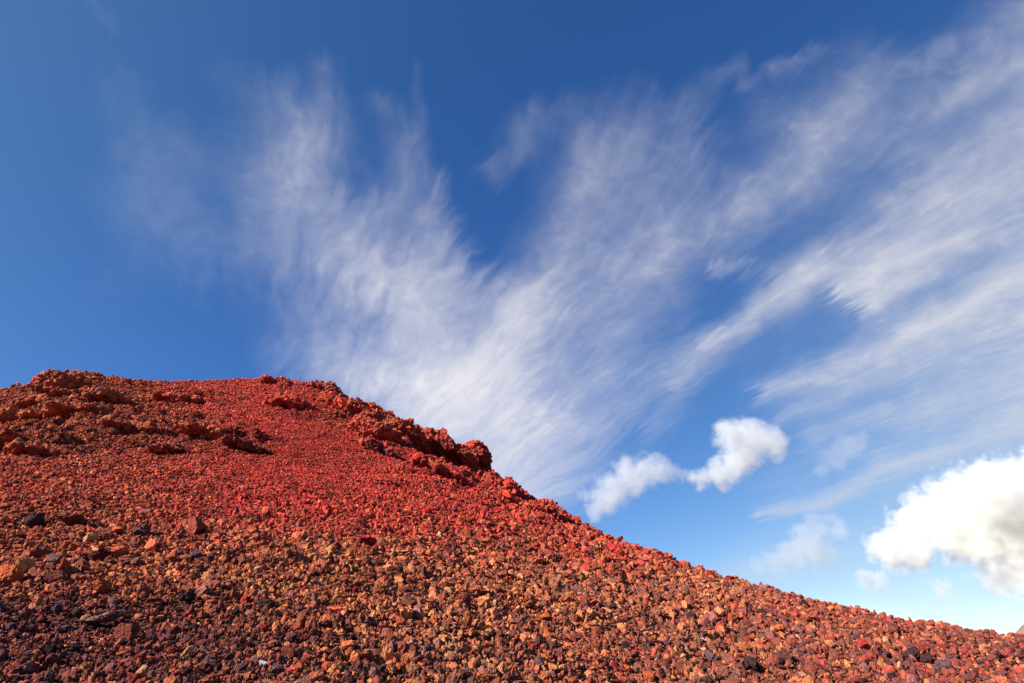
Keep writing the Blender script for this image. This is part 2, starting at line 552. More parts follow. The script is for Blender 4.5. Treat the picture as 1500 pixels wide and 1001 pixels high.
def build_gravel(avoid):
    g = np.random.default_rng(21)
    N = 1750000
    a = g.uniform(R(-50), R(48), N)
    rc, tc = crest(a)
    r = np.exp(g.uniform(math.log(3.4), np.log(rc + 1.5)))
    x, y = r * np.sin(a), r * np.cos(a)
    z = height(x, y)
    pts = np.stack([x, y, z], -1)
    px, py = to_px(pts)
    s = stone_px(px, py)
    # density: keep in proportion to 1 / (stone size)^2
    dens = (5.0 / s) ** 2
    rc_len = np.log((rc + 1.5) / 3.4)
    keep = g.random(N) < dens * rc_len / (rc_len.max() * 2.2) * (1 - 0.45 * crag_mask(px, py))
    keep &= (py < 1120)
    x, y, z, r, px, py, s, pts = (k[keep] for k in (x, y, z, r, px, py, s, pts))
    n = len(x)
    clump = np.exp(0.85 * fbm(np.stack([x * 0.7, y * 0.7, 0 * x], -1), 3, 211))
    dpx = s * 0.39 * clump * np.exp(g.normal(0, 0.64, n)).clip(0.45, 5.2)
    dpx = np.minimum(dpx, s * np.interp(py, [700, 820], [1.1, 2.2]) * (1 - 0.45 * sstep(900, 1150, px) * sstep(55, 25, py - np.interp(px, RIDGE[:, 0], RIDGE[:, 1]))))
    D = dpx * r / FPX
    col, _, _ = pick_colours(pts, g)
    z = z + D * g.uniform(-0.15, 0.62, n)
    for (ax, ay, ar) in avoid:
        far = (x - ax) ** 2 + (y - ay) ** 2 > (ar + 0.35 * D) ** 2
        if not far.all():
            x, y, z, r, dpx, D, col = (k[far] for k in (x, y, z, r, dpx, D, col))
    gp = np.concatenate(GRIT)
    gr = np.hypot(gp[:, 0], gp[:, 1])
    gd = 3.4 * np.exp(g.normal(0, 0.45, len(gp)))
    gc, _, _ = pick_colours(gp, g)
    x, y, z = np.append(x, gp[:, 0]), np.append(y, gp[:, 1]), np.append(z, gp[:, 2])
    dpx, D, col = np.append(dpx, gd), np.append(D, gd * gr / FPX), np.concatenate([col, gc])
    n = len(x)
    rad = D / 2 * 1.12
    lod = np.where(dpx < 4.6, 1, np.where(dpx < 10.0, 2, 3))
    V, F, C = [], [], []
    base = 0
    for sub in (1, 2, 3):
        protos = [rock_shape(sub, 400 + sub * 50 + k, cuts=6 if sub > 1 else 2, lump=0.72, rough=0.30) for k in range(24)]
        idx = np.nonzero(lod == sub)[0]
        which = g.integers(0, 24, len(idx))
        for k in range(24):
            ii = idx[which == k]
            if not len(ii):
                continue
            pv, pf = protos[k]
            rot = rand_rot(len(ii), g)
            st = np.exp(g.normal(0, 0.26, (len(ii), 1, 3)))
            q = np.einsum('nij,vj->nvi', rot, pv) * st
            q = q * rad[ii][:, None, None] + np.stack([x[ii], y[ii], z[ii]], -1)[:, None]
            nv = len(pv)
            V.append(q.reshape(-1, 3).astype(np.float32))
            F.append((pf[None] + (base + np.arange(len(ii)) * nv)[:, None, None]).reshape(-1, 3).astype(np.int32))
            C.append(np.repeat(col[ii].astype(np.float32), nv, axis=0))
            base += nv * len(ii)
    V = np.concatenate(V); F = np.concatenate(F); C = np.concatenate(C)
    print('gravel stones', n, 'lod', [(lod == k).sum() for k in (1, 2, 3)], 'verts', len(V), 'tris', len(F))
    me = mesh_from('cinder_gravel', V, 3, F)
    at = me.color_attributes.new('cinder', 'FLOAT_COLOR', 'POINT')
    at.data.foreach_set('color', np.concatenate([C, np.ones((len(C), 1), np.float32)], 1).ravel())
    o = link('cinder_gravel', me, M_GRAVEL, smooth=False)
    tag(o, 'loose red, orange and purple cinder gravel covering the whole slope', 'gravel', kind='stuff')



# ---------------------------------------------------------------- cirrus: one thin sheet of ice cloud high above the hill
CIRRUS_Z = 3000.0
# each streak: points (photo px), half-width at start and end, strength at start and end
STREAKS = [
    ([(425, 190), (450, 270), (520, 370), (590, 450), (650, 540), (700, 620), (745, 690)], 58, 84, .17, .64),
    ([(452, 215), (468, 290), (500, 350)], 22, 40, .09, .18),
    ([(560, 400), (600, 430), (650, 520)], 42, 60, .40, .44),
    ([(620, 400), (680, 430), (740, 450), (790, 430)], 34, 34, .30, .30),
    ([(560, 300), (620, 340), (650, 380)], 30, 30, .24, .30),
    ([(590, 230), (620, 290), (650, 340)], 26, 30, .14, .22),
    ([(1200, 560), (1350, 520), (1520, 480)], 100, 140, .18, .38),
    ([(1150, 720), (1330, 700), (1520, 680)], 50, 80, .12, .26),
    ([(1090, 330), (1150, 280), (1220, 230), (1270, 200)], 60, 50, .16, .18),
    ([(960, 620), (1010, 540), (1040, 505)], 16, 16, .20, .24),
    ([(690, 560), (735, 510), (760, 470)], 44, 40, .95, .62),
    ([(650, 600), (690, 590), (720, 560)], 52, 56, .78, .60),
    ([(500, 520), (560, 560), (640, 600)], 55, 70, .16, .36),
    ([(570, 570), (660, 640), (750, 710)], 70, 70, .26, .34),
    ([(420, 530), (470, 540), (520, 560)], 40, 50, .12, .20),
    ([(400, 300), (430, 380), (470, 470), (500, 540)], 55, 60, .24, .18),
    ([(470, 100), (480, 160), (470, 215)], 24, 40, .12, .16),
    ([(565, 150), (580, 200), (600, 260)], 22, 30, .08, .12),
    ([(607, 90), (608, 150), (616, 215)], 6, 14, .05, .09),
    ([(270, 215), (310, 230), (370, 250), (410, 240)], 45, 50, .12, .13),
    ([(175, 120), (210, 220), (215, 290)], 40, 60, .12, .13),
    ([(215, 260), (260, 330), (330, 360)], 70, 70, .09, .12),
    ([(330, 110), (380, 150)], 30, 40, .07, .08),
    ([(135, 5), (165, 35)], 14, 16, .15, .10),
    ([(100, 460), (240, 400)], 60, 60, .03, .03),
    ([(860, 225), (835, 320), (800, 420), (765, 510), (730, 600)], 40, 60, .30, .42),
    ([(920, 230), (910, 330), (870, 440), (820, 560), (790, 640)], 60, 70, .30, .36),
    ([(1000, 250), (985, 350), (940, 450), (890, 540), (850, 630)], 55, 60, .30, .28),
    ([(720, 245), (742, 238), (760, 225)], 20, 16, .22, .14),
    ([(770, 195), (800, 170), (830, 155)], 30, 20, .26, .12),
    ([(900, 170), (960, 180)], 50, 50, .12, .12),
    ([(1000, 165), (1050, 105), (1080, 90)], 24, 16, .14, .20),
    ([(1090, 125), (1100, 120)], 16, 14, .18, .14),
    ([(1135, 105), (1180, 90), (1205, 78)], 16, 12, .22, .14),
    ([(1100, 290), (1170, 250), (1230, 190), (1300, 120)], 34, 44, .30, .28),
    ([(1120, 180), (1200, 160), (1260, 130)], 40, 50, .16, .20),
    ([(1160, 260), (1180, 220), (1190, 200)], 24, 26, .20, .26),
    ([(1060, 330), (1110, 300)], 30, 30, .20, .22),
    ([(1345, 100), (1362, 80), (1378, 68)], 16, 13, .32, .22),
    ([(1500, 20), (1440, 70), (1380, 150), (1340, 210)], 50, 45, .32, .30),
    ([(1375, 165), (1430, 130), (1500, 90)], 18, 26, .32, .34),
    ([(1540, 140), (1450, 230), (1360, 310), (1260, 380)], 85, 60, .66, .44),
    ([(1540, 260), (1460, 310), (1370, 360), (1290, 410)], 75, 55, .60, .44),
    ([(1235, 425), (1290, 395), (1350, 365), (1410, 345)], 18, 22, .80, .60),
    ([(1255, 450), (1300, 425), (1360, 395)], 14, 16, .74, .52),
    ([(1040, 495), (1090, 475), (1140, 445), (1190, 400)], 15, 32, .58, .68),
    ([(1140, 410), (1180, 395), (1230, 380)], 26, 30, .30, .26),
    ([(1045, 390), (1075, 388), (1100, 392)], 12, 10, .34, .20),
    ([(1120, 570), (1200, 545), (1300, 510), (1400, 455), (1520, 390)], 16, 30, .60, .92),
    ([(1150, 610), (1250, 570), (1350, 530), (1520, 460)], 18, 32, .34, .52),
    ([(1200, 640), (1320, 600), (1420, 560), (1520, 530)], 20, 36, .34, .64),
    ([(1120, 752), (1200, 738), (1300, 690), (1400, 655), (1520, 615)], 10, 28, .60, .74),
    ([(1300, 640), (1400, 600), (1520, 580)], 26, 50, .22, .50),
    ([(1000, 560), (1040, 520), (1080, 490)], 30, 22, .22, .22),
    ([(820, 690), (900, 610), (960, 560), (1010, 510)], 30, 26, .20, .24),
    ([(720, 690), (760, 690), (820, 650)], 30, 40, .22, .22),
    ([(900, 740), (960, 640), (1000, 590)], 16, 16, .10, .12),
    ([(1100, 830), (1200, 800), (1330, 770), (1520, 700)], 34, 60, .26, .40),
    ([(1060, 845), (1160, 840), (1300, 830), (1520, 800)], 22, 40, .34, .30),
    ([(1300, 880), (1400, 880), (1520, 850)], 24, 30, .34, .30),
    ([(1350, 905), (1430, 912), (1520, 918)], 10, 16, .40, .40),
    ([(1620, 200), (1600, 500), (1620, 800)], 90, 90, .4, .3),
]


def seg_field(px, py, pts, w0, w1, s0, s1):
    pts = np.array(pts, float)
    seg = np.linalg.norm(np.diff(pts, axis=0), axis=1)
    cum = np.concatenate([[0], np.cumsum(seg)]) / seg.sum()
    best = np.zeros_like(px)
    for k in range(len(pts) - 1):
        a, b = pts[k], pts[k + 1]
        d = b - a
        t = ((px - a[0]) * d[0] + (py - a[1]) * d[1]) / (d @ d)
        t = np.clip(t, 0, 1)
        u = cum[k] + t * (cum[k + 1] - cum[k])
        dist = np.hypot(px - a[0] - t * d[0], py - a[1] - t * d[1])
        w = w0 + (w1 - w0) * u
        s = s0 + (s1 - s0) * u
        best = np.maximum(best, s * np.exp(-(dist / w) ** 2 * 0.9))
    return best


def cirrus_density(dirs):
    """Optical density of the ice cloud along directions (n, 3)."""
    px, py = to_px(dirs * 1000 + np.array([0, 0, EYE]))
    el = dirs[:, 2] / np.hypot(dirs[:, 0], dirs[:, 1])
    # the wind combs the ice into parallel fibres; they fan out from one vanishing point
    flat = dirs[:, :2] / np.maximum(dirs[:, 2:3], 0.02)
    wa = R(-19)
    al = flat[:, 0] * math.sin(wa) + flat[:, 1] * math.cos(wa)
    ac = flat[:, 0] * math.cos(wa) - flat[:, 1] * math.sin(wa)
    iso = lambda k, z: np.stack([px / k, py / k, 0 * px + z], -1)
    # slow turns of the wind, then small curls that fray the fibres
    bend = 0.13 * perlin(np.stack([ac * 0.9, al * 0.55, 0 * al], -1), 71) + 0.07 * perlin(np.stack([ac * 2.6, al * 1.4, 0 * al], -1), 72)
    curl = fbm(iso(85.0, 2), 4, 73, 0.55)
    curl2 = fbm(iso(70.0, 8), 4, 74, 0.55)
    la = np.log(np.maximum(al, 0.2)) * 1.6 + 0.16 * curl2
    lc = (ac + bend) * 0.85 + 0.042 * curl * np.clip(al, 0.7, 3)
    P = lambda fa, fc, z: np.stack([la * fa + z, lc * fc + z * 1.7, 0 * la + z], -1)
    big = fbm(P(1.2, 2.4, 1.3), 3, 81)
    mid = fbm(P(2.4, 6.5, 14.1), 4, 89, 0.60)
    fib = fbm(P(2.2, 15.0, 4.1), 4, 83, 0.58)
    thr = fbm(P(4.5, 40.0, 9.7), 3, 87, 0.60)
    fib, thr = fib * sstep(12, 5, al), thr * sstep(6, 3, al)
    puff = fbm(iso(34.0, 0), 5, 91, 0.62)
    ripple = fbm(P(16.0, 26.0, 3.3), 3, 92, 0.6)
    # tear the outlines of the drawn streaks
    # (along the fibres by strands of uneven length, and a little every way)
    comb = fbm(P(1.1, 26.0, 6.1), 4, 94, 0.60) * 52 * sstep(9, 4, al)
    vx, vy = px - 403.0, py - 955.0
    vl = np.hypot(vx, vy) + 1.0
    wx = 26 * fbm(iso(120.0, 0), 4, 95, 0.6) + comb * vx / vl
    wy = 26 * fbm(iso(120.0, 5), 4, 97, 0.6) + comb * vy / vl
    keep = 1.0
    for s in STREAKS:
        f = seg_field(px + wx, py + wy, *s)
        keep = keep * (1 - f.clip(0, 0.95))
    env = 1 - keep
    mixk = sstep(-0.25, 0.25, fbm(iso(150.0, 11), 2, 99))       # some places fibrous, some mottled
    tex = 0.40 * mid + 0.42 * big + 0.26 * puff + (0.42 * fib + 0.24 * thr) * (0.45 + 0.55 * mixk) + 0.30 * ripple * (1 - 0.7 * mixk)
    d = 0.70 * env ** 1.2 * np.exp((2.1 - 1.45 * env) * tex - 0.05)
    d = np.where(d > 0.55, 0.55 + 0.43 * np.tanh((d - 0.55) / 0.43), d)
    d = d * (1 - 0.35 * sstep(430, 290, px + 0.15 * py)) * (1 - 0.22 * sstep(460, 200, py))        # only a faint veil on the left
    return np.clip(d - 0.004, 0, 1.0)


def build_cirrus():
    az = np.linspace(R(-52), R(56), 1150)
    el = np.linspace(R(1.2), R(66), 760)
    AZ, EL = np.meshgrid(az, el, indexing='ij')
    D = np.stack([np.sin(AZ) * np.cos(EL), np.cos(AZ) * np.cos(EL), np.sin(EL)], -1).reshape(-1, 3)
    dens = cirrus_density(D)
    # the sheet follows the curve of the earth a little, so that far cloud still sinks to the horizon
    rad = 60000.0
    zz = D[:, 2]
    t = -zz * rad + np.sqrt((zz * rad) ** 2 + 2 * rad * CIRRUS_Z + CIRRUS_Z ** 2)
    V = D * t[:, None] + np.array([0, 0, EYE])
    na, ne = len(az), len(el)
    ia = np.arange(na - 1)[:, None]; ie = np.arange(ne - 1)[None]
    q = np.stack([ia * ne + ie, (ia + 1) * ne + ie, (ia + 1) * ne + ie + 1, ia * ne + ie + 1], -1).reshape(-1, 4)
    q = q[(dens[q].max(1) > 0.0015)]
    used = np.unique(q)
    remap = np.full(len(V), -1, np.int64); remap[used] = np.arange(len(used))
    me = mesh_from('cirrus_cloud', V[used], 4, remap[q])
    at = me.attributes.new('ice', 'FLOAT', 'POINT')
    at.data.foreach_set('value', dens[used].astype(np.float32))
    m, tr, out = new_mat('ice_cloud')
    L = tr.links
    a = node(tr, 'ShaderNodeAttribute', attribute_name='ice')
    tp = node(tr, 'ShaderNodeBsdfTransparent')
    tl = node(tr, 'ShaderNodeBsdfTranslucent')
    tl.inputs['Color'].default_value = (0.405, 0.392, 0.368, 1)
    df = node(tr, 'ShaderNodeBsdfDiffuse')
    df.inputs['Color'].default_value = (0.405, 0.392, 0.368, 1)
    # ice crystals scatter the sun whichever way the sheet lies: face the light
    nv = node(tr, 'ShaderNodeCombineXYZ')
    nv.inputs[0].default_value, nv.inputs[1].default_value, nv.inputs[2].default_value = tuple(-sun_dir)
    L.new(nv.outputs[0], tl.inputs['Normal'])
    mx = node(tr, 'ShaderNodeMixShader')
    L.new(a.outputs['Fac'], mx.inputs[0]); L.new(tp.outputs[0], mx.inputs[1]); L.new(tl.outputs[0], mx.inputs[2])
    L.new(mx.outputs[0], out.inputs['Surface'])
    o = link('cirrus_cloud', me, m, smooth=True)
    tag(o, 'thin white cirrus streaks fanning across the blue sky', 'cirrus', kind='stuff')


build_cirrus()


# ---------------------------------------------------------------- low cumulus: real volumes of droplets
CUMULUS = [  # blobs: photo x, y, radius (px)
    ('white cumulus puff just above the ridge line, left of the larger bright puff', 1500.0, 0.34, 0.95,
     [(950, 690, 26), (925, 700, 30), (898, 718, 28), (968, 688, 22), (985, 692, 14), (882, 736, 23), (872, 750, 14), (915, 682, 16), (1000, 697, 12), (1012, 699, 9), (856, 726, 10)], 11),
    ('bright white cumulus puff shaped like a bent thumb in the middle of the right sky', 1500.0, 0.55, 0.9,
     [(1075, 642, 26), (1105, 642, 28), (1130, 648, 24), (1090, 665, 28), (1062, 630, 16), (1070, 685, 24), (1052, 694, 20), (1030, 700, 15), (1060, 712, 12), (1140, 662, 14), (1016, 700, 9)], 12),
    ('large dazzling white cumulus with a grey base at the right edge', 2300.0, 1.0, 1.05,
     [(1490, 712, 40), (1450, 725, 40), (1410, 735, 42), (1375, 752, 38), (1345, 770, 34), (1310, 805, 30), (1290, 800, 18), (1340, 810, 26), (1520, 740, 48), (1450, 765, 40), (1400, 780, 38), (1500, 790, 40), (1440, 800, 26), (1545, 705, 42), (1550, 780, 50)], 13),
    ('small white cumulus tuft low over the ridge, under the large bright cloud', 2300.0, .6, 0.9,
     [(1275, 852, 14), (1290, 850, 11), (1264, 848, 10)], 14),
    ('faint ragged cumulus shreds low over the ridge, left of the large bright cloud', 2300.0, 0.26, 1.0,
     [(1180, 795, 24), (1195, 775, 18), (1160, 815, 20), (1135, 822, 18), (1205, 812, 20), (1225, 775, 16), (1110, 828, 12)], 15),
    ('grey white cumulus shreds hanging below the large bright cloud at the right edge', 2300.0, 0.62, 1.0,
     [(1440, 800, 22), (1380, 858, 13), (1465, 840, 24), (1500, 820, 30), (1480, 790, 16), (1530, 850, 30)], 16),
    ('small grey cloud scrap floating high right of the bent bright puff', 1500.0, 0.16, 0.9,
     [(1245, 655, 20), (1225, 672, 18), (1205, 685, 12), (1262, 645, 12)], 17),
]


def build_cumulus(label, dist, dens, ragged, blobs, seed):
    g = np.random.default_rng(seed)
    u = [ray(b[0], b[1]) for b in blobs]
    C = np.array([k / np.linalg.norm(k) * dist for k in u]) + np.array([0, 0, EYE])
    r = np.array([b[2] for b in blobs]) * dist / FPX * (0.94 if len(blobs) > 14 else 1.08)
    scale = dist / FPX
    C = C + g.normal(0, 0.35, (len(r), 1)) * r[:, None] * (C / np.linalg.norm(C, axis=1, keepdims=True))
    org = C.mean(0)
    P = C - org
    v, _ = ICO[2]
    bm = bmesh.new()
    for c, q in zip(P, r):
        for w in v * q * (1.15 + 0.55 * ragged) + c:
            bm.verts.new(w)
    res = bmesh.ops.convex_hull(bm, input=bm.verts)
    dead = [e for e in res['geom_interior'] + res['geom_unused'] if isinstance(e, bmesh.types.BMVert)]
    bmesh.ops.delete(bm, geom=list(set(dead)), context='VERTS')
    me = bpy.data.meshes.new('cumulus_cloud')
    bm.to_mesh(me); bm.free()
    m, t, out = new_mat('cloud_droplets')
    L = t.links
    tc = node(t, 'ShaderNodeTexCoord')
    nz = node(t, 'ShaderNodeTexNoise')
    nz.inputs['Scale'].default_value = 1.0 / (15 * scale); nz.inputs['Detail'].default_value = 6.0; nz.inputs['Roughness'].default_value = 0.64
    off = node(t, 'ShaderNodeVectorMath', operation='ADD')
    off.inputs[1].default_value = tuple(g.uniform(-500, 500, 3))
    L.new(tc.outputs['Object'], off.inputs[0]); L.new(off.outputs[0], nz.inputs['Vector'])
    # billows push the sample point about before the distance to the blobs is taken
    sub = node(t, 'ShaderNodeVectorMath', operation='SUBTRACT'); sub.inputs[1].default_value = (0.5, 0.5, 0.5)
    L.new(nz.outputs['Color'], sub.inputs[0])
    wsc = node(t, 'ShaderNodeVectorMath', operation='SCALE'); wsc.inputs['Scale'].default_value = 30 * scale * ragged
    L.new(sub.outputs[0], wsc.inputs[0])
    pos = node(t, 'ShaderNodeVectorMath', operation='ADD')
    L.new(tc.outputs['Object'], pos.inputs[0]); L.new(wsc.outputs[0], pos.inputs[1])
    best = None
    for c, q in zip(P, r):
        d = node(t, 'ShaderNodeVectorMath', operation='DISTANCE'); d.inputs[1].default_value = tuple(c)
        L.new(pos.outputs[0], d.inputs[0])
        e = node(t, 'ShaderNodeMath', operation='MULTIPLY_ADD', in_1=-1.0 / q, in_2=1.0)
        L.new(d.outputs['Value'], e.inputs[0])
        if best is None:
            best = e.outputs[0]
        else:
            mx = node(t, 'ShaderNodeMath', operation='SMOOTH_MAX', in_2=0.25)
            L.new(best, mx.inputs[0]); L.new(e.outputs[0], mx.inputs[1])
            best = mx.outputs[0]
    add = node(t, 'ShaderNodeMath', operation='MULTIPLY_ADD', in_1=1.9 * ragged, in_2=-0.95 * ragged)
    L.new(nz.outputs['Fac'], add.inputs[0])
    tot = node(t, 'ShaderNodeMath', operation='ADD')
    L.new(best, tot.inputs[0]); L.new(add.outputs[0], tot.inputs[1])
    mr = node(t, 'ShaderNodeMapRange', in_1=0.04, in_2=0.46, in_3=0.0, in_4=dens * 4.0 / (60 * scale))
    L.new(tot.outputs[0], mr.inputs[0])
    pv = node(t, 'ShaderNodeVolumePrincipled')
    pv.inputs['Color'].default_value = (0.935, 0.95, 0.925, 1)
    pv.inputs['Anisotropy'].default_value = 0.1
    L.new(mr.outputs[0], pv.inputs['Density'])
    L.new(pv.outputs[0], out.inputs['Volume'])
    o = link('cumulus_cloud', me, m)
    o.location = org
    tag(o, label, 'cloud', 'low cumulus clouds')


for (lab, dist, dens, ragged, blobs, seed) in CUMULUS:
    build_cumulus(lab, dist, dens, ragged, blobs, seed)


# ---------------------------------------------------------------- crags: welded lava standing out of the loose cinder
def solve_surface(px, py):
    """Where a pixel's ray first meets the bumpy hill."""
    d = ray(px, py); d = d / math.hypot(d[0], d[1])
    t = np.geomspace(2.5, 60.0, 2500)
    g = height(d[0] * t, d[1] * t)
    hit = np.nonzero(g >= EYE + d[2] * t)[0]
    if len(hit):
        k = hit[0]
    else:                                   # above the crest line: take the closest approach
        a = math.atan2(d[0], d[1]); rc, _ = crest(a)
        k = int(np.argmin(np.abs(t - rc * 0.99)))
    return d[0] * t[k], d[1] * t[k], float(t[k])


CRAGS = [  # px, py, half width, half height (px), tilt (deg, + falls to the right), overhang, mix dark, label
    (96, 564, 33, 15, 2, .2, .35, 'dark summit crag, the highest point at the left end of the ridge'),
    (52, 590, 22, 8, -18, .2, .25, 'low rusty crag stepping down left of the dark summit crag'),
    (88, 577, 20, 7, 0, .8, .4, 'small ledge roofing a dark hollow just below the summit crag'),
    (118, 601, 34, 10, -3, 1.0, .15, 'rust orange ledge with a black hollow beneath, upper of two on the left shoulder'),
    (192, 625, 34, 9, 2, 1.0, .15, 'rust orange ledge with a black hollow beneath, lower of two on the left shoulder'),
    (160, 582, 30, 9, 5, .5, .45, 'dark broken ledge right of the summit crag on the left shoulder'),
    (262, 584, 26, 7, 8, .7, .5, 'dark purple ledge in the saddle between summit crag and red scree'),
    (35, 612, 40, 11, -6, .6, .1, 'rust orange ledge near the left edge below the ridge'),
    (22, 640, 26, 9, 0, .9, .45, 'brown ledge over a dark hollow at the left edge of the slope'),
    (62, 660, 36, 7, 3, .6, .3, 'long low brown ledge at lower left of the crags'),
    (300, 632, 34, 7, 10, .6, .2, 'rusty broken ledge in the middle of the left shoulder'),
    (362, 652, 34, 7, 14, .7, .6, 'dark pointed ledge ending against the smooth red scree'),
    (270, 662, 40, 5, 4, .4, .5, 'long thin dark ledge at the foot of the left shoulder'),
    (404, 560, 22, 6, 4, .2, .2, 'small red knob on the skyline above the red scree'),
    (478, 574, 26, 11, 14, .7, .5, 'dark knobbly crag on the skyline where the ridge begins to drop'),
    (428, 596, 36, 11, 8, 1.0, .1, 'orange crag roofing the large dark hollow below the skyline'),
    (500, 597, 34, 12, 30, .5, .15, 'rusty crag right of the large dark hollow'),
    (535, 606, 36, 15, 28, .4, .2, 'rusty knobbly crag on the upper part of the falling ridge'),
    (553, 634, 40, 17, 24, .8, .15, 'broad orange brown crag bulging from the slope below the ridge'),
    (592, 634, 36, 17, 30, .7, .25, 'rounded brown crag in the middle of the falling ridge'),
    (634, 650, 38, 18, 32, .8, .35, 'shadowed brown crag just uphill of the overhanging block'),
    (694, 677, 26, 20, 36, 1.2, .40, 'big overhanging lava block with a black underside standing out on the ridge'),
    (660, 663, 36, 14, 32, 2.0, .5, 'dark shelf joined to the left of the overhanging block'),
    (628, 682, 30, 8, 26, .8, .3, 'small rusty ledge under the shadowed brown crag'),
    (668, 703, 44, 8, 36, .5, .15, 'long rusty rib running below the overhanging block'),
    (738, 714, 32, 12, 40, .5, .4, 'dark brown crag directly downhill of the overhanging block'),
    (735, 726, 18, 9, 25, .6, .05, 'small bright orange knob below the dark brown crag'),
    (768, 734, 22, 9, 42, .5, .3, 'brown crag at the lower end of the outcrop chain'),
    (806, 750, 22, 8, 32, .4, .35, 'small brown crag lowest on the ridge outcrop'),
    (838, 766, 22, 6, 28, .4, .6, 'low dark hump on the ridge just below the last crag'),
    (800, 770, 30, 6, 26, .4, .6, 'flat dark ledge on the red slope below the last crags'),
    (560, 662, 34, 6, 28, .5, .8, 'thin dark purple ledge on the upper edge of the red scree'),
    (952, 812, 18, 5, 25, .3, .7, 'low black hump on the skyline halfway down the ridge'),
]


GRIT = []          # loose cinder lying on the crags


def build_crag(px, py, rx, ry, tilt, over, dark, label, seed):
    x, y, r = solve_surface(px, py + ry * 0.25)
    m = r / FPX * math.hypot(1, 0.25)
    u = ray(px, py); u = u / np.linalg.norm(u)
    c = u * (r / math.hypot(u[0], u[1])) + np.array([0, 0, EYE])
    v, f = ICO[6] if rx > 24 else ICO[5]
    g = np.random.default_rng(seed)
    o = g.random(3) * 90
    ax, az_, ay = rx * m * 1.05, ry * m * 1.15, (0.5 * rx + 0.9 * ry) * m
    p = v * np.array([ax, ay, az_])
    n = v / np.linalg.norm(v * np.array([1, 1, 1]), axis=1, keepdims=True)
    s = (ax + az_) / 2
    # big lobes, fist-sized knobs, then grit: sizes in metres so that every crag is of the same rock
    unit = 8.0 * m
    q = p / unit + o
    k1 = perlin(q * 0.42, seed) * 0.55 + perlin(q * 0.85 + 7, seed + 1) * 0.30
    k2 = 0.5 - cells(q * 1.05 + 3, seed + 2)
    k3 = 0.5 - cells(q * 2.3 + 5, seed + 3)
    k4 = fbm(q * 4.5, 2, seed + 4)
    p = p + n * (k1 * 1.25 * min(s, 1.7 * unit) + (k2 * 1.15 + k3 * 0.75 + k4 * 0.25) * unit * 0.66)[:, None]
    # undercut: the lower half draws back into the slope, the upper half juts
    h = np.clip(-v[:, 2] + 0.15, 0, 1.2)
    p[:, 1] += over * h * az_ * 1.5
    p[:, 1] -= (0.25 if over < 1.2 else 0.55) * over * np.clip(v[:, 2], 0, 1) * az_
    rot = Matrix.Rotation(-math.atan2(c[0], c[1]), 3, 'Z') @ Matrix.Rotation(R(tilt) * 0.9, 3, 'Y')
    p = p @ np.array(rot).T
    big = 'overhanging lava' in label
    c = c - np.array([0, 0, (0.10 if big else (0.62 if px < 420 and py > 580 else 0.40)) * az_])
    me = mesh_from('lava_crag', p, 3, f)
    w = p + c
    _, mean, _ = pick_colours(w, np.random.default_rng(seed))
    t = fbm(q * 0.9 + 40, 3, seed + 9)
    t2 = fbm(q * 1.7 + 80, 2, seed + 11)
    col = mean * ((1.0 if px < 340 else 0.78) + 0.4 * t2[:, None])
    wd = (sstep(0.34, -0.10, t + 0.9 * (0.5 - dark)) * (0.35 + 0.6 * dark))[:, None]
    col = col * (1 - wd) + PAL[6] * 1.5 * wd
    wo = sstep(-0.05, 0.35, t2)[:, None] * (0.85 if px < 340 else 0.42)
    col = col * (1 - wo) + PAL[2] * wo
    at = me.color_attributes.new('cinder', 'FLOAT_COLOR', 'POINT')
    at.data.foreach_set('color', np.concatenate([col, np.ones((len(col), 1))], 1).astype(np.float32).ravel())
    tops = np.nonzero((v @ np.array(rot).T)[:, 2] > 0.15 + 0.25 * fbm(q * 0.8 + 11, 2, seed + 21))[0]
    if len(tops):
        GRIT.append(w[g.choice(tops, int(rx * ry * 0.55))])
    ob = link('lava_crag', me, M_CRAG, smooth=False)
    ob.location = c
    tag(ob, label, 'crag', 'welded lava crags along the ridge')


for k, cr in enumerate(CRAGS):
    build_crag(*cr, 900 + 13 * k)

